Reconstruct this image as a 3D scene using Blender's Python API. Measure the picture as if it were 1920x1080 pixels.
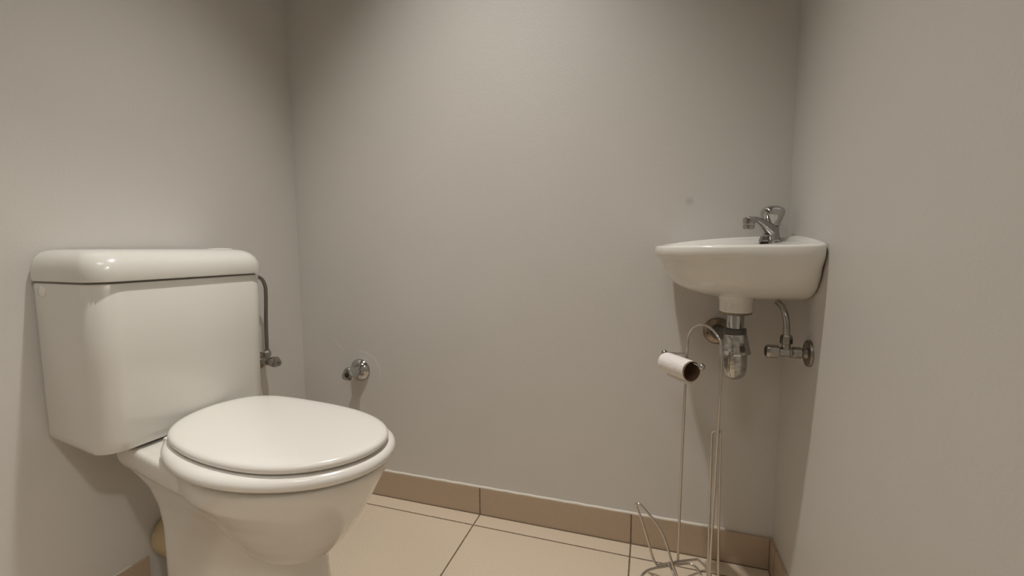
import bpy, bmesh, math, random
from mathutils import Vector, Matrix

random.seed(4)
for o in list(bpy.data.objects):
    bpy.data.objects.remove(o)
S = bpy.context.scene
COL = S.collection

# ------------------------------------------------------------------ camera, world, lights, exposure
CAM_H = 0.82                      # camera stands at x = y = 0
XL, XR, YB = -1.143, 0.3105, 1.197   # left wall, right wall, back wall
YF, ZC = -0.95, 2.55              # front wall behind the camera, ceiling
YAW, PITCH, ROLL = 0.3084, 0.0907, 0.0044
fw = Vector((-math.sin(YAW) * math.cos(PITCH), math.cos(YAW) * math.cos(PITCH), -math.sin(PITCH)))
rt = Vector((math.cos(YAW), math.sin(YAW), 0))
dn = fw.cross(rt)
rt2 = rt * math.cos(ROLL) + dn * math.sin(ROLL)
dn2 = dn * math.cos(ROLL) - rt * math.sin(ROLL)
cam = bpy.data.objects.new('camera', bpy.data.cameras.new('camera'))
COL.objects.link(cam)
cam.data.sensor_width = 36.0
cam.data.lens = 818.0 / 1920.0 * 36.0
cam.data.clip_start = 0.02
m = Matrix.Identity(4)
for i in range(3):
    m[i][0], m[i][1], m[i][2] = rt2[i], -dn2[i], -fw[i]
m[2][3] = CAM_H
cam.matrix_world = m
S.camera = cam

w = bpy.data.worlds.new('world'); S.world = w; w.use_nodes = True
bg = w.node_tree.nodes['Background']
bg.inputs[0].default_value = (1.0, 0.96, 0.90, 1)
bg.inputs[1].default_value = 0.18

def lamp(name, kind, loc, watts, color, radius):
    l = bpy.data.lights.new(name, kind)
    l.energy = watts; l.color = color; l.shadow_soft_size = radius
    o = bpy.data.objects.new(name, l); COL.objects.link(o); o.location = loc
    return o
# ceiling bulb in the middle of the room, and the hall lamp shining in through the doorway
a = lamp('ceiling_and_fill_spot', 'SPOT', (-0.43, 0.685, 2.50), 104, (1.0, 0.965, 0.915), 0.03)
a.data.spot_size = math.radians(75.5); a.data.spot_blend = 1.0
a = lamp('ceiling_and_fill_spot', 'SPOT', (-0.43, -0.42, 2.50), 27, (1.0, 0.965, 0.925), 0.32)
a.data.spot_size = math.radians(72); a.data.spot_blend = 1.0; a.rotation_euler = (math.radians(34), 0, 0)   # added soft fill with no known fixture, tilted to brighten the lower back wall
lamp('hall_bulb', 'POINT', (1.16, -0.50, 2.40), 34, (1.0, 0.95, 0.88), 0.05)

S.view_settings.view_transform = 'Standard'
S.view_settings.look = 'None'
S.view_settings.exposure = 0.0
S.view_settings.gamma = 1.0
S.view_settings.use_curve_mapping = False

# ------------------------------------------------------------------ materials
def mat(name, color, rough=0.5, metal=0.0, coat=0.0, bump=0.0, bscale=60.0, var=0.0, vscale=8.0):
    mt = bpy.data.materials.new(name); mt.use_nodes = True
    nt = mt.node_tree; b = nt.nodes['Principled BSDF']
    b.inputs['Base Color'].default_value = (*color, 1)
    b.inputs['Roughness'].default_value = rough
    b.inputs['Metallic'].default_value = metal
    b.inputs['Coat Weight'].default_value = coat
    b.inputs['Coat Roughness'].default_value = 0.05
    tc = nt.nodes.new('ShaderNodeNewGeometry')
    if var:
        n = nt.nodes.new('ShaderNodeTexNoise'); n.inputs['Scale'].default_value = vscale
        n.inputs['Detail'].default_value = 6
        nt.links.new(tc.outputs['Position'], n.inputs['Vector'])
        r = nt.nodes.new('ShaderNodeValToRGB')
        r.color_ramp.elements[0].position = 0.3; r.color_ramp.elements[1].position = 0.7
        r.color_ramp.elements[0].color = (*[c * (1 - var) for c in color], 1)
        r.color_ramp.elements[1].color = (*[min(1, c * (1 + var)) for c in color], 1)
        nt.links.new(n.outputs['Fac'], r.inputs['Fac'])
        nt.links.new(r.outputs['Color'], b.inputs['Base Color'])
    if bump:
        n = nt.nodes.new('ShaderNodeTexNoise'); n.inputs['Scale'].default_value = bscale
        n.inputs['Detail'].default_value = 4
        nt.links.new(tc.outputs['Position'], n.inputs['Vector'])
        bp = nt.nodes.new('ShaderNodeBump'); bp.inputs['Strength'].default_value = bump
        bp.inputs['Distance'].default_value = 0.002
        nt.links.new(n.outputs['Fac'], bp.inputs['Height'])
        nt.links.new(bp.outputs['Normal'], b.inputs['Normal'])
    return mt

class N:
    """tiny helper for math node chains"""
    def __init__(s, mt): s.nt = mt.node_tree
    def v(s, op, a, b=None, c=None):
        n = s.nt.nodes.new('ShaderNodeMath'); n.operation = op
        for i, x in enumerate((a, b, c)):
            if x is None: continue
            if isinstance(x, (int, float)): n.inputs[i].default_value = x
            else: s.nt.links.new(x, n.inputs[i])
        return n.outputs[0]
    def mix(s, fac, a, b):
        n = s.nt.nodes.new('ShaderNodeMix'); n.data_type = 'RGBA'
        s.nt.links.new(fac, n.inputs['Factor'])
        for k, x in ((6, a), (7, b)):
            if isinstance(x, tuple): n.inputs[k].default_value = (*x, 1)
            else: s.nt.links.new(x, n.inputs[k])
        return n.outputs[2]

WALL = (0.66, 0.635, 0.595)
M_wall = mat('wall_paint', WALL, 0.42, bump=0.13, bscale=160, var=0.012, vscale=4)
M_ceil = mat('ceiling_paint', (0.8, 0.79, 0.76), 0.7)
TILE = (0.70, 0.585, 0.45); TILE2 = (0.50, 0.385, 0.28); GROUT = (0.17, 0.125, 0.085)

def tile_mat(name, color, x0, px, y0, py, gw):
    mt = mat(name, color, 0.38, var=0.05, vscale=220)
    nt = mt.node_tree; k = N(mt); b = nt.nodes['Principled BSDF']
    geo = nt.nodes.new('ShaderNodeNewGeometry'); sp = nt.nodes.new('ShaderNodeSeparateXYZ')
    nt.links.new(geo.outputs['Position'], sp.inputs[0])
    # slightly ragged grout edges
    nz = nt.nodes.new('ShaderNodeTexNoise'); nz.inputs['Scale'].default_value = 90
    nt.links.new(geo.outputs['Position'], nz.inputs['Vector'])
    wob = k.v('MULTIPLY', k.v('SUBTRACT', nz.outputs['Fac'], 0.5), 0.0016)
    lines = None
    for out, o0, p in ((sp.outputs[0], x0, px), (sp.outputs[1], y0, py)):
        if p is None: continue
        u = k.v('SUBTRACT', out, o0)
        fr = k.v('SUBTRACT', u, k.v('MULTIPLY', k.v('ROUND', k.v('DIVIDE', u, p)), p))
        d = k.v('ADD', k.v('ABSOLUTE', fr), wob)
        ln = k.v('LESS_THAN', d, gw / 2)
        lines = ln if lines is None else k.v('MAXIMUM', lines, ln)
    base = b.inputs['Base Color'].links[0].from_socket
    nt.links.new(k.mix(lines, base, GROUT), b.inputs['Base Color'])
    rough = k.v('ADD', k.v('MULTIPLY', lines, 0.5), 0.38)
    nt.links.new(rough, b.inputs['Roughness'])
    bp = nt.nodes.new('ShaderNodeBump'); bp.inputs['Strength'].default_value = 0.6
    bp.inputs['Distance'].default_value = 0.002; bp.invert = True
    nt.links.new(lines, bp.inputs['Height']); nt.links.new(bp.outputs['Normal'], b.inputs['Normal'])
    return mt
M_floor = tile_mat('floor_tile', TILE, -0.4862, 0.4505, 1.136, 0.4505, 0.0042)
M_base_b = tile_mat('skirting_tile', TILE2, -0.4862, 0.4505, 0, None, 0.0038)
M_base_s = tile_mat('skirting_tile_side', TILE2, 0, None, 1.147, 0.45, 0.0025)

M_ceramic = mat('glazed_ceramic', (0.78, 0.755, 0.70), 0.16, coat=0.5)
M_cist = mat('cistern_ceramic', (0.71, 0.69, 0.64), 0.2, coat=0.4)
M_seat = mat('seat_plastic', (0.84, 0.81, 0.76), 0.2, coat=0.3)
M_gap = mat('dark_gap', (0.32, 0.30, 0.27), 0.7)
M_rubber = mat('dark_rubber', (0.035, 0.032, 0.03), 0.5)
M_nut = mat('grey_rubber', (0.085, 0.08, 0.075), 0.45)
M_chrome = mat('chrome', (0.50, 0.50, 0.49), 0.09, 1.0)
M_chrome2 = mat('dull_chrome', (0.40, 0.385, 0.355), 0.24, 1.0, bump=0.1, bscale=140, var=0.18, vscale=60)
M_trap = mat('spotted_chrome', (0.52, 0.51, 0.48), 0.15, 1.0, bump=0.15, bscale=220, var=0.30, vscale=90)
M_wire = mat('wire_chrome', (0.60, 0.575, 0.54), 0.18, 1.0)
M_brass = mat('worn_flange', (0.34, 0.275, 0.22), 0.32, 1.0, var=0.35, vscale=50)
M_flange = mat('dull_flange', (0.30, 0.275, 0.24), 0.35, 1.0, var=0.2, vscale=50)
M_steelpipe = mat('dark_steel_pipe', (0.26, 0.24, 0.22), 0.3, 1.0)
M_caulk = mat('white_caulk', (0.74, 0.69, 0.61), 0.5)
M_pvc = mat('cream_pipe', (0.62, 0.50, 0.30), 0.4)
M_paper = mat('tissue_paper', (0.86, 0.81, 0.78), 0.95, bump=0.8, bscale=120)
M_card = mat('cardboard', (0.20, 0.125, 0.075), 0.9, var=0.15, vscale=120)
M_lever = mat('grey_chrome', (0.42, 0.41, 0.40), 0.16, 1.0)

# paint ring and scratch left around the wall tap, and a smudge above the basin
def mark_wall():
    mt = mat('wall_paint_marked', WALL, 0.42, bump=0.13, bscale=160, var=0.012, vscale=4)
    nt = mt.node_tree; k = N(mt); b = nt.nodes['Principled BSDF']
    g = nt.nodes.new('ShaderNodeNewGeometry'); sp = nt.nodes.new('ShaderNodeSeparateXYZ')
    nt.links.new(g.outputs['Position'], sp.inputs[0]); x, z = sp.outputs[0], sp.outputs[2]
    def soft(d, wdt): return k.v('MAXIMUM', k.v('SUBTRACT', 1.0, k.v('DIVIDE', d, wdt)), 0.0)
    cx, cz, r = -0.908, 0.412, 0.073
    dx, dz = k.v('SUBTRACT', x, cx), k.v('SUBTRACT', z, cz)
    rr = k.v('SQRT', k.v('ADD', k.v('MULTIPLY', dx, dx), k.v('MULTIPLY', dz, dz)))
    ring = soft(k.v('ABSOLUTE', k.v('SUBTRACT', rr, r)), 0.0045)
    ang = k.v('ARCTAN2', dz, dx)
    arc = soft(k.v('ABSOLUTE', k.v('SUBTRACT', ang, 0.75)), 1.25)
    ring = k.v('MULTIPLY', ring, k.v('MINIMUM', k.v('MULTIPLY', arc, 1.7), 1.0))
    # diagonal scratch upper left of the ring
    ld = k.v('ABSOLUTE', k.v('ADD', k.v('MULTIPLY', k.v('SUBTRACT', x, -0.99), 0.64), k.v('MULTIPLY', k.v('SUBTRACT', z, 0.497), 0.77)))
    la = soft(k.v('ABSOLUTE', k.v('SUBTRACT', x, -0.992)), 0.04)
    scr = k.v('MULTIPLY', k.v('MULTIPLY', soft(ld, 0.006), la), 0.45)
    pale = k.v('MINIMUM', k.v('MAXIMUM', k.v('MULTIPLY', ring, 0.75), scr), 1.0)
    c = b.inputs['Base Color'].links[0].from_socket
    c = k.mix(pale, c, (0.80, 0.76, 0.71))
    sx, sz = k.v('SUBTRACT', x, 0.089), k.v('SUBTRACT', z, 0.9365)
    sd = k.v('SQRT', k.v('ADD', k.v('MULTIPLY', sx, sx), k.v('MULTIPLY', sz, sz)))
    c = k.mix(k.v('MULTIPLY', soft(sd, 0.014), 0.3), c, (0.2, 0.18, 0.16))
    nt.links.new(c, b.inputs['Base Color'])
    return mt
M_wallb = mark_wall()

# ------------------------------------------------------------------ mesh helpers
def origin_of(o):
    v = Vector((0, 0, 0))
    while o is not None:
        v += o.location; o = o.parent
    return v
def obj(name, bm, material, parent=None, smooth=True, angle=40):
    """links a bmesh (world coordinates) as ONE mesh object under parent"""
    if parent is not None:
        bmesh.ops.translate(bm, verts=bm.verts, vec=-origin_of(parent))
    bmesh.ops.recalc_face_normals(bm, faces=bm.faces)
    me = bpy.data.meshes.new(name); bm.to_mesh(me); bm.free()
    me.materials.append(material)
    if smooth:
        me.polygons.foreach_set('use_smooth', [True] * len(me.polygons))
        me.set_sharp_from_angle(angle=math.radians(angle))
    o = bpy.data.objects.new(name, me); COL.objects.link(o)
    if parent is not None: o.parent = parent
    return o
def thing(name, label, cat, loc, group=None):
    o = bpy.data.objects.new(name, None); COL.objects.link(o); o.location = loc
    o.empty_display_size = 0.05
    o['label'] = label; o['category'] = cat
    if group: o['group'] = group
    return o
def struct(name, bm, material, smooth=False):
    o = obj(name, bm, material, None, smooth); o['kind'] = 'structure'; return o
def box(bm, a, b):
    v = [bm.verts.new((x, y, z)) for z in (a[2], b[2]) for y in (a[1], b[1]) for x in (a[0], b[0])]
    for f in ((0, 2, 3, 1), (4, 5, 7, 6), (0, 1, 5, 4), (2, 6, 7, 3), (0, 4, 6, 2), (1, 3, 7, 5)):
        bm.faces.new([v[i] for i in f])
def boxbm(a, b):
    bm = bmesh.new(); box(bm, a, b); return bm
def loft(bm, rings, cap0=True, cap1=True, closed=False):
    rows = [[bm.verts.new(p) for p in r] for r in rings]
    n = len(rows[0])
    pairs = list(zip(rows[:-1], rows[1:]))
    if closed: pairs.append((rows[-1], rows[0]))
    for a, b in pairs:
        for i in range(n):
            j = (i + 1) % n
            bm.faces.new((a[i], a[j], b[j], b[i]))
    if not closed:
        for flag, r in ((cap0, rows[0]), (cap1, rows[-1])):
            if flag:
                c = bm.verts.new(sum((v.co for v in r), Vector()) / n)
                for i in range(n): bm.faces.new((r[i], r[(i + 1) % n], c))
def catmull(pts, k=8):
    P = [Vector(p) for p in pts]; out = []
    for i in range(len(P) - 1):
        p0, p1, p2, p3 = P[max(i - 1, 0)], P[i], P[i + 1], P[min(i + 2, len(P) - 1)]
        for s in range(k):
            t = s / k
            out.append(0.5 * ((2 * p1) + (p2 - p0) * t + (2 * p0 - 5 * p1 + 4 * p2 - p3) * t * t + (3 * p1 - p0 - 3 * p2 + p3) * t ** 3))
    out.append(P[-1]); return out
def tube(bm, pts, r, seg=10, curve=True, k=8):
    P = catmull(pts, k) if curve else [Vector(p) for p in pts]
    t = (P[1] - P[0]).normalized()
    u = t.orthogonal().normalized(); rings = []
    for i, p in enumerate(P):
        tn = (P[min(i + 1, len(P) - 1)] - P[max(i - 1, 0)])
        if tn.length > 1e-9: tn.normalize()
        else: tn = t
        u = (u - tn * u.dot(tn)).normalized(); v = tn.cross(u)
        rings.append([p + (u * math.cos(a) + v * math.sin(a)) * r for a in (2 * math.pi * q / seg for q in range(seg))])
    loft(bm, rings)
def lathe(bm, base, axis, prof, seg=36, lobes=0, amp=0.0, cap0=True, cap1=True):
    """prof: (distance along axis, radius)"""
    base = Vector(base); ax = Vector(axis).normalized()
    u = ax.orthogonal().normalized()
    if abs(ax.z) < 0.9: u = Vector((0, 0, 1)) - ax * ax.z; u.normalize()
    v = ax.cross(u); rings = []
    for pr in prof:
        h, r = pr[0], pr[1]; am = pr[2] if len(pr) > 2 else amp
        rings.append([base + ax * h + (u * math.cos(a) + v * math.sin(a)) * r * (1 + (am * math.cos(lobes * a) if lobes else 0))
                      for a in (2 * math.pi * q / seg for q in range(seg))])
    loft(bm, rings, cap0, cap1)
def lathebm(*a, **k):
    bm = bmesh.new(); lathe(bm, *a, **k); return bm
def tubebm(*a, **k):
    bm = bmesh.new(); tube(bm, *a, **k); return bm
def ball(bm, c, r, seg=20):
    prof = [(-r * math.cos(math.pi * i / 12), max(r * math.sin(math.pi * i / 12), 1e-5)) for i in range(13)]
    lathe(bm, c, (0, 0, 1), prof, seg)
def ballbm(c, r):
    bm = bmesh.new(); ball(bm, c, r); return bm
def rrect(w, d, r, n=8):
    """rounded rectangle outline, centred"""
    out = []
    rs = r if isinstance(r, (list, tuple)) else [r] * 4
    for (cx, cy, a0), rr in zip(((1, 1, 0), (-1, 1, 90), (-1, -1, 180), (1, -1, 270)), rs):
        for i in range(n + 1):
            a = math.radians(a0 + 90 * i / n)
            out.append((cx * (w / 2 - rr) + rr * math.cos(a), cy * (d / 2 - rr) + rr * math.sin(a)))
    return out
def fuse(bm, voxel, smooth_it=6, factor=0.5, subdiv=False):
    """melts overlapping closed shells into one glazed surface"""
    bmesh.ops.recalc_face_normals(bm, faces=bm.faces)
    me = bpy.data.meshes.new('tmp'); bm.to_mesh(me); bm.free()
    o = bpy.data.objects.new('tmp', me); COL.objects.link(o)
    r = o.modifiers.new('r', 'REMESH'); r.mode = 'VOXEL'; r.voxel_size = voxel; r.use_smooth_shade = True
    s = o.modifiers.new('s', 'SMOOTH'); s.iterations = smooth_it; s.factor = factor
    dg = bpy.context.evaluated_depsgraph_get(); dg.update()
    me2 = bpy.data.meshes.new_from_object(o.evaluated_get(dg))
    out = bmesh.new(); out.from_mesh(me2)
    bpy.data.objects.remove(o); bpy.data.meshes.remove(me); bpy.data.meshes.remove(me2)
    return out

# ------------------------------------------------------------------ the room
T = 0.10
YR0 = 0.017                       # the right wall ends here at the doorway to the hall
struct('floor', boxbm((XL - T, YF - T, -0.1), (1.9, YB + T, 0.0)), M_floor)
struct('ceiling', boxbm((XL - T, YF - T, ZC), (1.9, YB + T, ZC + 0.1)), M_ceil)
struct('wall_left', boxbm((XL - T, YF - T, 0), (XL, YB + T, ZC)), M_wall)
struct('wall_back', boxbm((XL, YB, 0), (XR, YB + T, ZC)), M_wallb)
bm = boxbm((XR, YR0, 0), (XR + T, YB + T, ZC))
box(bm, (XR, YF, 1.94), (XR + T, YR0, ZC))
struct('wall_right', bm, M_wall)
struct('wall_front', boxbm((XL, YF - T, 0), (1.9, YF, ZC)), M_wall)

BH, BT = 0.0845, 0.007            # tile skirting
struct('baseboard_back', boxbm((XL, YB - BT, 0), (XR, YB, BH)), M_base_b)
bm = boxbm((XL, YF, 0), (XL + BT, 0.676, BH)); box(bm, (XL, 0.80, 0), (XL + BT, YB - BT, BH))
struct('baseboard_left', bm, M_base_s)
struct('baseboard_right', boxbm((XR - BT, YR0, 0), (XR, YB - BT, BH)), M_base_s)
# bead of caulk along the top of the back skirting, wavering a little and stopping short of the corner
pts = [(x / 100, YB - 0.002, BH + 0.0018 + 0.0006 * math.sin(x * 0.9)) for x in range(-112, 22, 3)]
struct('trim_1', tubebm(pts, 0.0042, 8, True, 2), M_caulk, True)
GR = mat('skirting_joint', GROUT, 0.8)
struct('trim_3', boxbm((XL + BT, YB - BT - 0.0022, 0), (XR - BT, YB - BT, 0.0018)), GR)
struct('trim_4', boxbm((XR - BT - 0.0018, 0.1, 0), (XR - BT, YB - BT - 0.0022, 0.0016)), GR)
struct('trim_5', boxbm((XR - BT - 0.0012, YB - BT - 0.0012, 0.002), (XR - BT, YB - BT, BH)), GR)
struct('trim_2', tubebm([(XL + 0.002, y / 100, BH + 0.001) for y in range(10, 66, 3)], 0.0022, 6, False), M_caulk, True)

# ------------------------------------------------------------------ toilet
SC = 0.95
# outlines of lid and seat: distance from the centre every 5 degrees
LID_C = [0.2247, 0.2218, 0.2169, 0.2099, 0.2014, 0.1921, 0.183, 0.1743, 0.1666, 0.1598, 0.1539, 0.149, 0.1449, 0.1418, 0.1395, 0.138, 0.1374, 0.1375, 0.1385, 0.1405, 0.1433, 0.1472, 0.1524, 0.1589, 0.1672, 0.1776, 0.1904, 0.2058, 0.2229, 0.2394, 0.2523, 0.2603, 0.2641, 0.2651, 0.2641, 0.2616, 0.2576, 0.2522, 0.2453, 0.2371, 0.2276, 0.217, 0.2059, 0.1951, 0.1852, 0.1766, 0.1693, 0.1631, 0.1581, 0.1542, 0.1512, 0.1491, 0.1479, 0.1474, 0.1478, 0.149, 0.151, 0.1538, 0.1573, 0.1616, 0.1666, 0.1723, 0.1784, 0.1848, 0.1914, 0.198, 0.2045, 0.2107, 0.2162, 0.2208, 0.2239, 0.2253]
SEAT_C = [0.235, 0.2326, 0.2288, 0.2237, 0.2175, 0.2101, 0.2015, 0.1921, 0.1827, 0.1741, 0.1667, 0.1606, 0.1558, 0.1521, 0.1495, 0.1479, 0.1472, 0.1474, 0.1485, 0.1505, 0.1536, 0.1577, 0.1631, 0.1698, 0.1782, 0.1883, 0.2003, 0.2139, 0.2285, 0.2425, 0.2544, 0.2632, 0.2685, 0.2707, 0.2702, 0.2675, 0.263, 0.2573, 0.251, 0.2442, 0.2368, 0.2286, 0.2198, 0.211, 0.2026, 0.1952, 0.1887, 0.1832, 0.1787, 0.175, 0.1721, 0.17, 0.1686, 0.1678, 0.1676, 0.168, 0.1691, 0.1707, 0.1731, 0.1761, 0.1798, 0.1842, 0.1893, 0.1951, 0.2013, 0.2079, 0.2145, 0.2209, 0.2265, 0.2311, 0.2343, 0.2356]
def polar(cx, cy, R_, n=96, off=0.0):
    out = []
    for i in range(n):
        f = len(R_) * i / n; k = int(f); f -= k
        m_ = len(R_)
        p0, p1, p2, p3 = R_[k - 1], R_[k % m_], R_[(k + 1) % m_], R_[(k + 2) % m_]
        r = 0.5 * (2 * p1 + (p2 - p0) * f + (2 * p0 - 5 * p1 + 4 * p2 - p3) * f * f + (3 * p1 - p0 - 3 * p2 + p3) * f ** 3)
        t = 2 * math.pi * i / n
        r *= SC / 0.965
        out.append((cx + (r + off) * math.cos(t), cy + (r + off) * math.sin(t)))
    return out
OX, OY = -0.72 * SC, 0.695 * SC
def lift(z): return CAM_H - (CAM_H - z) * SC
def ring_off(c, off, z): return [(x, y, z) for x, y in polar(OX, OY, c, 96, off)]
def ring_scale(c, off, s, z, cx=None, cy=None):
    cx = OX if cx is None else cx; cy = OY if cy is None else cy
    return [(cx + (x - cx) * s, cy + (y - cy) * s, z) for x, y in polar(OX, OY, c, 96, off)]

toilet = thing('toilet', 'white close-coupled toilet with its lid closed against the left wall', 'toilet', (-0.80, 0.70, 0))

# pan: bowl + plinth + back ledge fused into one glazed body
zr = lift(0.400)
bm = bmesh.new()
prof = [(1.0, zr), (0.995, zr - 0.012), (0.965, zr - 0.026), (0.915, zr - 0.045), (0.86, zr - 0.066), (0.79, zr - 0.092), (0.71, zr - 0.12),
        (0.62, zr - 0.148), (0.53, zr - 0.172), (0.43, zr - 0.194), (0.30, zr - 0.210), (0.16, zr - 0.219)]
def pan_ring(s, z):
    # the rim band stands more upright on the near and wall side than at the front
    out = []
    for i, (x, y) in enumerate(polar(OX, OY, SEAT_C, 96, -0.012)):
        a = math.degrees(2 * math.pi * i / 96)
        wgt = max(0.0, math.cos(math.radians((a - 235) * 1.1))) if abs(a - 235) < 82 else 0.0
        k = s + (1 - s) * 0.85 * wgt * max(0.0, min(1.0, (z - (zr - 0.075)) / 0.035))
        out.append((OX + (x - OX) * k, OY + 0.008 + (y - OY - 0.008) * k, z))
    return out
loft(bm, [pan_ring(s, z) for s, z in prof])
def plan(x0, x1, y0, y1, z, r=0.04, rot=-0.05):
    cx, cy = (x0 + x1) / 2, (y0 + y1) / 2
    co, si = math.cos(rot), math.sin(rot)
    return [(cx + a * co - b * si, cy + a * si + b * co, z) for a, b in rrect(x1 - x0, y1 - y0, r, 8)]
fr = [0.055, 0.03, 0.03, 0.055]
loft(bm, [plan(-1.02, -0.650, 0.605, 0.79, 0.0, fr), plan(-1.02, -0.655, 0.612, 0.783, 0.03, fr), plan(-1.015, -0.66, 0.617, 0.778, 0.10, fr), plan(-1.015, -0.665, 0.617, 0.778, 0.22, fr),
          plan(-1.018, -0.67, 0.612, 0.785, 0.27, fr), plan(-1.025, -0.675, 0.602, 0.80, 0.315, fr), plan(-1.035, -0.68, 0.588, 0.82, 0.348, fr), plan(-1.05, -0.68, 0.575, 0.835, 0.375, fr)])
LEDGE = [(-1.085, 0.588), (-0.985, 0.566), (-0.89, 0.544), (-0.78, 0.524), (-0.66, 0.545), (-0.62, 0.66), (-0.66, 0.79), (-0.86, 0.85), (-1.085, 0.865)]
def chaikin(P, it=3):
    for _ in range(it):
        Q = []
        for a, b in zip(P, P[1:] + P[:1]):
            Q += [(a[0] * 0.8 + b[0] * 0.2, a[1] * 0.8 + b[1] * 0.2), (a[0] * 0.2 + b[0] * 0.8, a[1] * 0.2 + b[1] * 0.8)]
        P = Q
    return P
LP = chaikin(LEDGE)
def ledge(d, z):
    c = (-0.87, 0.70); out = []
    for x, y in LP:
        v = Vector((x - c[0], y - c[1])); l = v.length
        out.append((c[0] + v.x * (l - d) / l, c[1] + v.y * (l - d) / l, z))
    return out
loft(bm, [ledge(0.022, zr - 0.056), ledge(0.010, zr - 0.050), ledge(0.003, zr - 0.040), ledge(0.0, zr - 0.028), ledge(0.0, zr - 0.002), ledge(0.005, zr + 0.004)])
pan = obj('pan', fuse(bm, 0.0042, 10, 0.5), M_ceramic, toilet, True, 80)

# seat ring
z0 = lift(0.405)
bm = bmesh.new()
sp_ = [(-0.016, 0.002), (-0.006, 0.003), (0.0, 0.0075), (0.0015, 0.0135), (-0.0005, 0.0195), (-0.006, 0.0245), (-0.016, 0.0270), (-0.06, 0.0275), (-0.062, 0.002)]
loft(bm, [ring_off(SEAT_C, o, z0 + z) for o, z in sp_], closed=True)
seat = obj('seat', bm, M_seat, toilet, True, 60)
# lid, gently domed
z1 = z0 + 0.0305
bm = bmesh.new()
lp = [(-0.008, 0.0), (-0.001, 0.001), (0.001, 0.0045), (0.0008, 0.009), (-0.0015, 0.0125), (-0.006, 0.0148), (-0.014, 0.0162), (-0.03, 0.0172), (-0.06, 0.0180), (-0.10, 0.0186)]
loft(bm, [ring_off(LID_C, o, z1 + z) for o, z in lp])
lid = obj('lid', bm, M_seat, toilet, True, 60)
for dy in (-0.075, 0.075):
    obj('hinge', lathebm((-0.925, 0.690 + dy - 0.02, z0 + 0.010), (0, 1, 0), [(0, 0.006), (0.002, 0.008), (0.038, 0.008), (0.04, 0.006)], 16), M_seat, toilet)

# cistern
A = math.radians(-2.0)
def cis(u, v, z):  # u out from the wall, v along the wall
    cu, su = math.cos(A), math.sin(A)
    return (XL + 0.004 + u * cu - v * su, 0.5145 + u * su + v * cu, z)
CW = 0.360
def cring(dep, inset, z, rf, rb=0.012, u0=0.0):
    d = dep - inset - u0; wv = CW - 2 * inset
    return [cis(u0 + d / 2 + a, inset + wv / 2 + b, z) for a, b in rrect(d, wv, [rf, rb, rb, rf], 10)]
bm = bmesh.new()
loft(bm, [cring(0.176, 0.022, 0.429, 0.03), cring(0.180, 0.014, 0.4295, 0.034), cring(0.1845, 0.0075, 0.433, 0.038), cring(0.1865, 0.0045, 0.441, 0.042),
          cring(0.1875, 0.0035, 0.455, 0.043), cring(0.193, 0.0030, 0.60, 0.043), cring(0.1985, 0.0030, 0.7545, 0.043), cring(0.1980, 0.0045, 0.7575, 0.042), cring(0.194, 0.008, 0.7585, 0.038)])
# the tank's floor rises towards the wall
for v in bm.verts:
    if v.co.z < 0.47:
        u = v.co.x - XL
        v.co.z += max(0, (0.12 - u)) * 0.16 * (0.47 - v.co.z) / 0.042
cistern = obj('cistern', bm, M_cist, toilet, True, 40)
gap = bmesh.new()  # strip coloured as the shade in the gap under the cistern lid
loft(gap, [cring(0.1945, 0.0065, 0.755, 0.039), cring(0.1945, 0.0065, 0.7645, 0.039)])
obj('lid_gap_shade', gap, M_gap, cistern, True)
gb = bmesh.new()
loft(gb, [cring(0.135, 0.06, zr + 0.003, 0.02, 0.01, 0.03), cring(0.135, 0.06, 0.432, 0.02, 0.01, 0.03)])
obj('gasket', gb, M_ceramic, cistern, True)
bm = bmesh.new()
loft(bm, [cring(0.196, 0.006, 0.7612, 0.038), cring(0.2010, 0.0005, 0.7618, 0.044), cring(0.2015, 0.0, 0.765, 0.045), cring(0.2015, 0.0005, 0.780, 0.045), cring(0.2005, 0.0015, 0.790, 0.045),
          cring(0.1985, 0.0045, 0.800, 0.044), cring(0.195, 0.0095, 0.809, 0.042), cring(0.190, 0.0165, 0.8155, 0.039), cring(0.182, 0.0255, 0.8195, 0.036), cring(0.172, 0.037, 0.8212, 0.03), cring(0.155, 0.055, 0.8218, 0.025)])
clid = obj('cistern_lid', bm, M_cist, toilet, True, 60)
o = obj('flush_button', lathebm(cis(0.100, 0.312, 0.8185), (0, 0, 1), [(0, 0.026), (0.003, 0.026), (0.0046, 0.024), (0.005, 0.01)], 28), M_cist, clid)
o = obj('blanking_cap', lathebm(cis(0.036, 0.0040, 0.742), (-math.sin(A) * -1, -math.cos(A), 0), [(0, 0.0115), (0.002, 0.0115), (0.0034, 0.0098), (0.0038, 0.004)], 28), M_seat, cistern)

# cream waste pipe from the pan to the wall
wp = thing('waste_pipe', 'cream plastic waste pipe low between toilet plinth and left wall', 'pipe', (XL, 0.735, 0.115))
obj('pipe', lathebm((XL + 0.001, 0.735, 0.115), (1, 0, 0), [(0, 0.047), (0.119, 0.047)], 36), M_pvc, wp)
obj('collar', lathebm((XL + 0.002, 0.735, 0.115), (1, 0, 0), [(0, 0.049), (0.006, 0.054), (0.03, 0.056), (0.045, 0.055), (0.052, 0.050), (0.053, 0.0475)], 36), M_pvc, wp)

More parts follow.
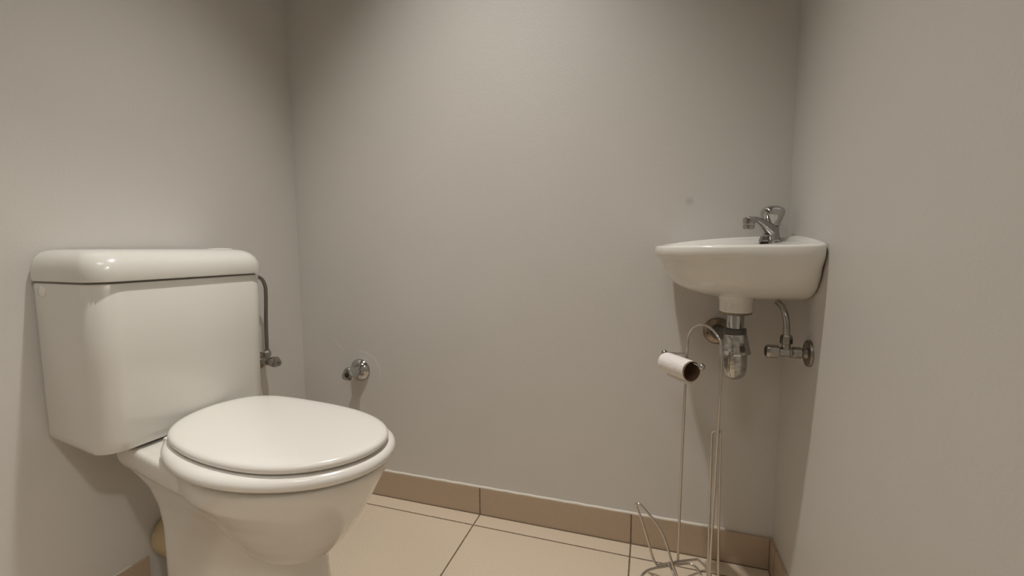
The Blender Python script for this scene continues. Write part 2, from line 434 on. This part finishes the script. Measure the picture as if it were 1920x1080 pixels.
# ------------------------------------------------------------------ valve feeding the cistern
sv = thing('cistern_valve', 'small chrome angle valve with riser pipe beside the cistern', 'valve', (XL, 1.019, 0.48))
fy, fz = 1.019, 0.479
obj('wall_flange', lathebm((XL, fy, fz), (1, 0, 0), [(0, 0.027), (0.002, 0.0268), (0.006, 0.022), (0.010, 0.012), (0.011, 0.009)], 32), M_brass, sv)
bm = bmesh.new()
lathe(bm, (XL + 0.006, fy, fz), (1, 0, 0), [(0, 0.009), (0.012, 0.009), (0.013, 0.0115), (0.030, 0.0115), (0.031, 0.008), (0.042, 0.008)], 20)
lathe(bm, (XL + 0.0335, fy, fz), (0, 0, 1), [(0, 0.0075), (0.014, 0.0075), (0.018, 0.006)], 18)
obj('valve_body', bm, M_chrome2, sv)
obj('handle', lathebm((XL + 0.0405, fy, fz), (1, 0, 0), [(0, 0.008), (0.003, 0.0115), (0.012, 0.0135), (0.026, 0.0155), (0.032, 0.014), (0.034, 0.008)], 30, 3, 0.14), M_chrome2, sv)
obj('compression_nut', lathebm((XL + 0.0335, fy, fz + 0.016), (0, 0, 1), [(0, 0.0095), (0.001, 0.0108), (0.014, 0.0108), (0.017, 0.0085), (0.022, 0.0075)], 6), M_chrome2, sv, False)
obj('riser_pipe', tubebm([(XL + 0.0335, fy, fz + 0.03), (XL + 0.036, fy, 0.60), (XL + 0.041, fy, 0.68), (XL + 0.044, fy - 0.004, 0.712), (XL + 0.047, fy - 0.02, 0.735), (XL + 0.050, fy - 0.05, 0.743), (XL + 0.053, 0.93, 0.744), (XL + 0.055, 0.877, 0.744)], 0.0052, 12), M_steelpipe, sv)

# ------------------------------------------------------------------ chrome tap low on the back wall
wt = thing('wall_stop_tap', 'chrome stop tap with domed rose on the back wall behind the toilet', 'tap', (-0.910, YB, 0.4215))
c = (-0.910, YB, 0.4215)
obj('rose', lathebm(c, (0, -1, 0), [(0, 0.0365), (0.002, 0.0368), (0.004, 0.0362), (0.008, 0.0335), (0.013, 0.0285), (0.017, 0.023), (0.020, 0.0165), (0.021, 0.015)], 48), M_chrome, wt)
obj('spindle', lathebm((c[0], YB - 0.019, c[2]), (0, -1, 0), [(0, 0.0135), (0.008, 0.0135)], 24), M_rubber, wt)
hd = obj('handle', lathebm((c[0], YB - 0.025, c[2]), (0, -1, 0), [(0, 0.0165, 0), (0.002, 0.0190, 0.0), (0.014, 0.0200, 0.02), (0.026, 0.0208, 0.08), (0.036, 0.0218, 0.13), (0.041, 0.0203, 0.13), (0.043, 0.0175, 0.13)], 48, 3, 0.1), M_chrome, wt)
obj('index_button', lathebm((c[0], YB - 0.067, c[2]), (0, -1, 0), [(0, 0.0085), (0.002, 0.0085), (0.0025, 0.0065), (0.0022, 0.0062), (0.0024, 0.002)], 24), M_rubber, hd)

# ------------------------------------------------------------------ corner basin
sink = thing('corner_basin', 'small white ceramic corner wash basin with chrome pillar tap', 'sink', (0.16, 1.05, 0.70))
front = [(0.258, 0.004), (0.276, 0.022), (0.291, 0.052), (0.3015, 0.095), (0.3015, 0.115), (0.299, 0.15), (0.281, 0.20), (0.250, 0.236), (0.20, 0.262), (0.14, 0.272), (0.085, 0.272), (0.045, 0.270), (0.020, 0.266), (0.003, 0.257)]
def basin_outline():
    P = [Vector((a, b, 0)) for a, b in front]
    f = catmull(P, 6)
    out = [(v.x, v.y) for v in f]
    out += [(0.001, 0.257 - 0.256 * i / 12) for i in range(1, 13)]
    out += [(0.001 + 0.257 * i / 13, 0.001) for i in range(1, 13)]
    # resample evenly by length
    n = len(out); L = [0]
    for i in range(n):
        a, b = out[i], out[(i + 1) % n]; L.append(L[-1] + math.hypot(a[0] - b[0], a[1] - b[1]))
    res = []; N_ = 120
    for k in range(N_):
        s = L[-1] * k / N_
        i = max(j for j in range(n) if L[j] <= s)
        a, b = out[i], out[(i + 1) % n]; t = (s - L[i]) / max(L[i + 1] - L[i], 1e-9)
        res.append((a[0] + (b[0] - a[0]) * t, a[1] + (b[1] - a[1]) * t))
    return res
BO = basin_outline()
def rim_z(p, q):
    s = min(1.0, ((p / 0.302) ** 2.7 + (q / 0.272) ** 2.7) ** (1 / 2.7))
    return 0.8465 - 0.0225 * s ** 2.4
def W(p, q, z): return (XR - p, YB - q, z)
def inset_about(o, cx, cy, d):
    out = []
    for p, q in o:
        v = Vector((p - cx, q - cy)); l = v.length
        out.append((cx + v.x * (l - d) / l, cy + v.y * (l - d) / l))
    return out
def bring(outline, zf): return [W(p, q, zf(p, q)) for p, q in outline]
CX, CY = 0.15, 0.14
lipd = lambda p, q: 0.024 * max(0.0, min(1.0, (p - 0.04) / 0.2)) # lip is deepest at the left end
def wallscale(s): return [(p * s if p > 0.0015 else p, q * s if q > 0.0015 else q) for p, q in BO]
def belly(s, z): return bring(wallscale(s), lambda p, q: z)
rings = []
for sc_, z_ in ((0.30, 0.7045), (0.50, 0.7070), (0.62, 0.7115), (0.72, 0.7185), (0.80, 0.7285), (0.855, 0.7400), (0.895, 0.7535), (0.925, 0.7680), (0.945, 0.7820)):
    rings.append(belly(sc_, z_))
# a raised lip that is crisp at the left end and melts into the belly towards the right
def lip_ring(f, dz):
    out = []
    for p, q in BO:
        c_ = max(0.0, min(1.0, (p - 0.10) / 0.14)); c_ = c_ * c_ * (3 - 2 * c_)
        k = f * c_ + (1 - (1 - f) * 0.25) * (1 - c_) - 0.004 * (1 - c_) * (dz / 0.025)
        out.append(W(p * k if p > 0.0015 else p, q * k if q > 0.0015 else q, rim_z(p, q) - dz))
    return out
rings.append(lip_ring(0.962, 0.0285)); rings.append(lip_ring(0.972, 0.0265)); rings.append(lip_ring(0.992, 0.0235)); rings.append(lip_ring(1.0, 0.019))
rings.append(bring(BO, lambda p, q: rim_z(p, q) - 0.005))
rings.append(bring(inset_about(BO, CX, CY, 0.0015), lambda p, q: rim_z(p, q) - 0.0018))
rings.append(bring(inset_about(BO, CX, CY, 0.005), lambda p, q: rim_z(p, q)))
rings.append(bring(inset_about(BO, CX, CY, 0.011), lambda p, q: rim_z(p, q) - 0.0005))
rings.append(bring(inset_about(BO, CX, CY, 0.016), lambda p, q: rim_z(p, q) - 0.005))
deck = lambda p, q: min(rim_z(p, q) - 0.009, 0.8335 - 0.03 * max(0, max(p, q) - 0.10))
rings.append(bring(inset_about(BO, CX, CY, 0.021), deck))
# bowl opening pulled away from the corner to leave a tap deck
def bowl_ring(t, z):
    out = []
    for p, q in inset_about(BO, CX, CY, 0.026):
        d = Vector((p - CX, q - CY)); l = d.length
        tgt = 0.094 if (d.x < 0 and d.y < 0) else min(l, 0.118)
        k = max(0.0, min(1.0, (-d.x - d.y) / l))
        rr = (min(l, 0.125) * (1 - k) + 0.075 * k) * t
        out.append((CX + d.x / l * rr, CY + d.y / l * rr))
    return [W(p, q, z) for p, q in out]
rings += [bowl_ring(1.0, 0.8255), bowl_ring(0.965, 0.815), bowl_ring(0.90, 0.79), bowl_ring(0.78, 0.760), bowl_ring(0.58, 0.737), bowl_ring(0.3, 0.727), bowl_ring(0.1, 0.725)]
bm = bmesh.new(); loft(bm, rings)
bowl = obj('bowl', bm, M_ceramic, sink, True, 60)
DP, DQ = 0.1275, 0.124
dx_, dy_ = XR - DP, YB - DQ
obj('drain_boss', lathebm((dx_, dy_, 0.6765), (0, 0, 1), [(0, 0.0315), (0.0015, 0.0332), (0.005, 0.0340), (0.02, 0.0343), (0.032, 0.036), (0.038, 0.042)], 44), M_ceramic, sink)

# tap
TX, TY, TZ = 0.2600, 1.1440, 0.8330
dg_ = Vector((-0.7071, -0.7071, 0)); sd_ = Vector((0.7071, -0.7071, 0))
def tp(s, h, z): return Vector((TX, TY, TZ + z)) + dg_ * s + sd_ * h
def oval(c, ax1, r1, ax2, r2, n=24, e=2.0):
    out = []
    for i in range(n):
        a = 2 * math.pi * i / n; ca, sa = math.cos(a), math.sin(a)
        out.append(c + ax1 * (r1 * math.copysign(abs(ca) ** (2 / e), ca)) + ax2 * (r2 * math.copysign(abs(sa) ** (2 / e), sa)))
    return out
bm = bmesh.new()
up = Vector((0, 0, 1))
loft(bm, [oval(tp(0, 0, -0.004), dg_, 0.0215, sd_, 0.0205, e=3), oval(tp(0, 0, 0.002), dg_, 0.0215, sd_, 0.0205, e=3), oval(tp(0.000, 0, 0.012), dg_, 0.019, sd_, 0.018, e=2.6),
          oval(tp(-0.001, 0, 0.024), dg_, 0.0165, sd_, 0.0165, e=2.2), oval(tp(-0.003, 0, 0.034), dg_, 0.0155, sd_, 0.0155)])
path = [(-0.004, 0.020, 0.0165, 0.018), (0.012, 0.0275, 0.0165, 0.0155), (0.028, 0.036, 0.0148, 0.0125), (0.045, 0.0435, 0.0130, 0.0092), (0.062, 0.0485, 0.0122, 0.0070), (0.076, 0.0478, 0.0122, 0.0070), (0.086, 0.0455, 0.0105, 0.006)]
rr = []
for i, (s, z, a, b) in enumerate(path):
    s0, z0_ = path[max(i - 1, 0)][:2]; s1, z1_ = path[min(i + 1, len(path) - 1)][:2]
    t = (dg_ * (s1 - s0) + up * (z1_ - z0_)).normalized(); n_ = t.cross(sd_).normalized()
    rr.append(oval(tp(s, 0, z), sd_, a, n_, b, e=2.6))
loft(bm, rr)
lathe(bm, tp(0.0775, 0, 0.0535), (-0.03, -0.03, -1), [(0, 0.009), (0.002, 0.0115), (0.016, 0.0122), (0.018, 0.011)], 28)
tap = obj('tap', fuse(bm, 0.0011, 5, 0.5), M_lever, sink, True, 60)
obj('aerator', lathebm(tp(0.0782, 0, 0.0365), (-0.03, -0.03, -1), [(0, 0.0105), (0.001, 0.0117), (0.009, 0.0112), (0.0095, 0.0095), (0.006, 0.009), (0.006, 0.003)], 28), M_chrome2, tap)
obj('knob', lathebm(tp(-0.004, 0, 0.0345), (0.02, 0.02, 1), [(0, 0.0150, 0), (0.001, 0.0165, 0.0), (0.008, 0.0176, 0.02), (0.016, 0.0205, 0.05), (0.024, 0.0238, 0.07), (0.030, 0.0252, 0.07), (0.035, 0.0250, 0.06), (0.0395, 0.0228, 0.05), (0.0435, 0.0180, 0.03), (0.0462, 0.0105, 0.01), (0.0472, 0.004, 0)], 54, 4, 0.05), M_chrome, tap)
obj('base_gasket', lathebm(tp(0, 0, -0.0035), (0, 0, 1), [(0, 0.0228), (0.0035, 0.0228)], 30), M_rubber, tap)

# ------------------------------------------------------------------ bottle trap under the basin
tr = thing('bottle_trap', 'spotted chrome bottle trap hanging below the corner basin', 'drain trap', (dx_, dy_, 0.60))
obj('waste_flange', lathebm((dx_, dy_, 0.6765), (0, 0, -1), [(0, 0.0315), (0.001, 0.0328), (0.003, 0.0328), (0.0035, 0.031), (0.006, 0.025), (0.007, 0.019)], 40), M_brass, tr)
obj('tail_pipe', lathebm((dx_, dy_, 0.625), (0, 0, 1), [(0, 0.0180), (0.044, 0.0180), (0.046, 0.0200)], 36), M_chrome, tr)
obj('nut', lathebm((dx_, dy_, 0.6405), (0, 0, -1), [(0, 0.0200), (0.0015, 0.0232), (0.011, 0.0238), (0.013, 0.0225)], 36), M_nut, tr)
obj('upper_cup', lathebm((dx_ + 0.001, dy_, 0.6285), (0.07, 0.02, -1), [(0, 0.0205), (0.001, 0.0225), (0.004, 0.0235), (0.044, 0.0295), (0.0455, 0.0305), (0.0455, 0.026)], 14), M_trap, tr, True, 20)
obj('bottle', lathebm((dx_, dy_, 0.590), (0, 0, -1), [(0, 0.0268), (0.036, 0.0272), (0.048, 0.0262), (0.056, 0.0232), (0.062, 0.018), (0.0655, 0.011), (0.0665, 0.004)], 36), M_trap, tr)
obj('outlet_pipe', tubebm([(dx_ - 0.002, dy_ + 0.018, 0.628), (dx_ - 0.004, dy_ + 0.035, 0.624), (0.168, 1.135, 0.614), (0.1655, 1.16, 0.611), (0.1645, YB + 0.01, 0.6095)], 0.0150, 20), M_nut, tr)
esc = obj('wall_rose', lathebm((0.1645, YB, 0.6095), (0, -1, 0), [(0, 0.0335), (0.0015, 0.034), (0.004, 0.033), (0.009, 0.026), (0.011, 0.0185), (0.0105, 0.0152)], 44), M_brass, tr)
obj('screw', lathebm((0.1405, YB - 0.0075, 0.6040), (-0.4, -1, 0), [(0, 0.0026), (0.0015, 0.0026), (0.002, 0.0015)], 14), M_rubber, esc)

# ------------------------------------------------------------------ angle valve on the right wall
av = thing('angle_valve', 'dull chrome angle valve on the right wall below the basin', 'valve', (XR, 1.010, 0.605))
vy, vz = 1.010, 0.6050
obj('wall_flange', lathebm((XR, vy, vz), (-1, 0, 0), [(0, 0.0272), (0.004, 0.0272), (0.0055, 0.0262), (0.0065, 0.021), (0.0055, 0.019), (0.0065, 0.012), (0.013, 0.0085)], 40), M_flange, av)
bm = bmesh.new()
lathe(bm, (XR - 0.006, vy, vz), (-1, 0, 0), [(0, 0.0085), (0.008, 0.0095), (0.010, 0.0118), (0.024, 0.0118), (0.0255, 0.0100), (0.027, 0.0112), (0.030, 0.0112), (0.031, 0.0092), (0.054, 0.0092)], 22)
lathe(bm, (0.2680, vy, vz), (0, 0, 1), [(0, 0.0082), (0.014, 0.0080), (0.018, 0.0070)], 20)
obj('valve_body', bm, M_chrome2, av)
hv = obj('handle', lathebm((0.2560, vy, vz), (-1, 0, 0), [(0, 0.0095), (0.002, 0.0128), (0.016, 0.0132), (0.022, 0.0132), (0.0245, 0.0112)], 32, 8, 0.05), M_chrome2, av)
obj('index_disc', lathebm((0.2318, vy, vz), (-1, 0, 0), [(0, 0.0095), (0.001, 0.0095), (0.0014, 0.007)], 24), M_rubber, hv)
obj('compression_nut', lathebm((0.2680, vy, vz + 0.0165), (0, 0, 1), [(0, 0.0085), (0.0015, 0.0112), (0.008, 0.0115), (0.017, 0.0105), (0.020, 0.008)], 6), M_chrome2, av, False)
obj('supply_pipe', tubebm([(0.2680, vy, vz + 0.03), (0.2678, vy, 0.655), (0.2665, vy + 0.004, 0.676), (0.2625, vy + 0.018, 0.696), (0.2572, vy + 0.033, 0.7040)], 0.0060, 14), M_chrome2, av)

# ------------------------------------------------------------------ toilet roll stand of bent chrome wire
st = thing('toilet_roll_stand', 'tall chrome wire toilet roll stand on the floor below the basin', 'toilet roll holder', (0.10, 1.06, 0))
R = 0.0029
obj('post', tubebm([(0.0800, 1.0835, 0.049), (0.0815, 1.088, 0.25), (0.0841, 1.09, 0.4706), (0.0862, 1.09, 0.585), (0.0871, 1.09, 0.610), (0.0942, 1.085, 0.6305), (0.1040, 1.075, 0.6415), (0.1157, 1.065, 0.645), (0.1270, 1.054, 0.6425), (0.1370, 1.044, 0.6345), (0.1455, 1.034, 0.622),
      (0.1497, 1.03, 0.6083), (0.1516, 1.03, 0.55), (0.1516, 1.03, 0.497), (0.1485, 1.03, 0.30), (0.1444, 1.03, 0.0687), (0.1432, 1.03, 0.003)], R, 12), M_wire, st)
arm = obj('roll_arm', tubebm([(0.0859, 1.090, 0.5690), (0.0650, 1.088, 0.5695), (0.0440, 1.086, 0.5697), (0.0370, 1.083, 0.5697), (0.0385, 1.079, 0.5696), (0.060, 1.0495, 0.5690), (0.085, 1.015, 0.5683), (0.1065, 0.9855, 0.5675)], R * 0.9, 12), M_wire, st)
obj('end_ball', ballbm((0.0352, 1.0835, 0.5705), 0.0075), M_chrome, arm)
obj('end_ball', ballbm((0.1072, 0.9845, 0.5680), 0.0075), M_chrome, arm)
obj('spare_roll_rod', tubebm([(0.1445, 1.05, 0.003), (0.1437, 1.05, 0.0546), (0.1425, 1.05, 0.22), (0.1413, 1.05, 0.390), (0.1425, 1.0485, 0.402), (0.1460, 1.045, 0.409), (0.1510, 1.039, 0.4125), (0.1550, 1.036, 0.409), (0.1567, 1.035, 0.399), (0.1595, 1.035, 0.24), (0.1629, 1.035, 0.0706), (0.1640, 1.035, 0.003)], R * 0.95, 12), M_wire, st)
obj('loop_leg', tubebm([(0.0345, 1.052, 0.049), (0.0300, 1.054, 0.053), (0.0211, 1.06, 0.0645), (0.0084, 1.06, 0.1069), (-0.0099, 1.06, 0.1639), (-0.0205, 1.06, 0.190), (-0.0200, 1.059, 0.1955), (-0.0106, 1.058, 0.1960), (0.0047, 1.056, 0.1815), (0.0262, 1.052, 0.160), (0.0418, 1.049, 0.1372), (0.0526, 1.043, 0.1115), (0.0628, 1.038, 0.0800), (0.0752, 1.034, 0.0485), (0.0850, 1.031, 0.003)], R, 12), M_wire, st)
obj('base_wire', tubebm([(-0.0200, 0.985, 0.003), (-0.0130, 0.995, 0.032), (-0.0063, 1.0075, 0.046), (0.0067, 1.0276, 0.05), (0.0237, 1.042, 0.05), (0.0354, 1.0494, 0.05), (0.0633, 1.0646, 0.05), (0.0871, 1.0767, 0.05), (0.1033, 1.0837, 0.05), (0.1164, 1.0812, 0.05), (0.1264, 1.0668, 0.05), (0.130, 1.05, 0.048), (0.133, 1.035, 0.030), (0.136, 1.02, 0.003)], R, 12), M_wire, st)
obj('base_wire', tubebm([(0.0324, 1.0503, 0.054), (0.0559, 1.0640, 0.054), (0.0787, 1.0805, 0.052), (0.1017, 1.0947, 0.05), (0.1240, 1.1050, 0.05), (0.1285, 1.1050, 0.05), (0.139, 1.091, 0.050), (0.1479, 1.0753, 0.049), (0.1530, 1.067, 0.040), (0.1580, 1.058, 0.003)], R, 12), M_wire, st)
obj('base_wire', tubebm([(0.0540, 1.0640, 0.054), (0.0600, 1.058, 0.053), (0.0680, 1.047, 0.046), (0.0780, 1.030, 0.028), (0.0850, 1.018, 0.003)], R, 12), M_wire, st)

# the nearly finished roll hangs from the arm
a = Vector((0.0410, 1.0755, 0.0)); b = Vector((0.0925, 1.0045, 0.0))
ax = (b - a).normalized(); Lr = (b - a).length
RI, RO = 0.0208, 0.0232
base = Vector((a.x - 0.002, a.y - 0.001, 0.5690 + R * 0.9 - RI + 0.0003))
roll = thing('toilet_paper_roll', 'almost empty white toilet paper roll hanging on the chrome wire stand', 'toilet paper', tuple((base + ax * Lr / 2)))
bm = bmesh.new()
lathe(bm, base, ax, [(0, RI), (0, RI + 0.0012), (Lr, RI + 0.0012), (Lr, RI)], 40, cap0=False, cap1=False)
n0 = len(bm.verts)
rows = {}
lathe(bm, base, ax, [(Lr, RI), (0, RI)], 40, cap0=False, cap1=False)
bmesh.ops.remove_doubles(bm, verts=bm.verts, dist=1e-5)
obj('cardboard_core', bm, M_card, roll)
# paper: a few wound layers and a short loose flap that hangs under the roll
bm = bmesh.new()
side = ax.cross(Vector((0, 0, 1))).normalized()    # towards the lower right of the photo
prof2 = []
for i in range(0, 41):
    t = 2 * math.pi * i / 40
    prof2.append((RO + 0.0006 * math.sin(3 * t)) * Vector((math.cos(t), math.sin(t))))
rings = []
Lp = Lr - 0.003
for k in range(13):
    h = 0.001 + (Lp - 0.001) * k / 12
    rings.append([base + ax * h + side * v.x + Vector((0, 0, 1)) * v.y for v in prof2[:-1]])
inner = []
for k in range(12, -1, -1):
    h = 0.001 + (Lp - 0.001) * k / 12
    inner.append([base + ax * h + side * v.x * 0.955 + Vector((0, 0, 1)) * v.y * 0.955 for v in prof2[:-1]])
loft(bm, rings + inner, closed=True)
flap = []
for i in range(9):
    t = i / 8
    ang = math.radians(205 + 55 * min(t * 1.4, 1))
    rad = RO + 0.0008 + 0.004 * t * t
    flap.append((side * math.cos(ang) + Vector((0, 0, 1)) * math.sin(ang)) * rad + Vector((0, 0, -0.004 * t * t)) + side * (0.0 + 0.004 * t * t))
th = 0.0005
secs = []
for k in range(10):
    h = 0.0015 + (Lp - 0.002) * k / 9
    o_ = [base + ax * h + p for p in flap]; i_ = [base + ax * h + p * (1 + th / RO) + Vector((0, 0, -th)) for p in reversed(flap)]
    secs.append(o_ + i_)
loft(bm, secs)
obj('paper', bm, M_paper, roll)
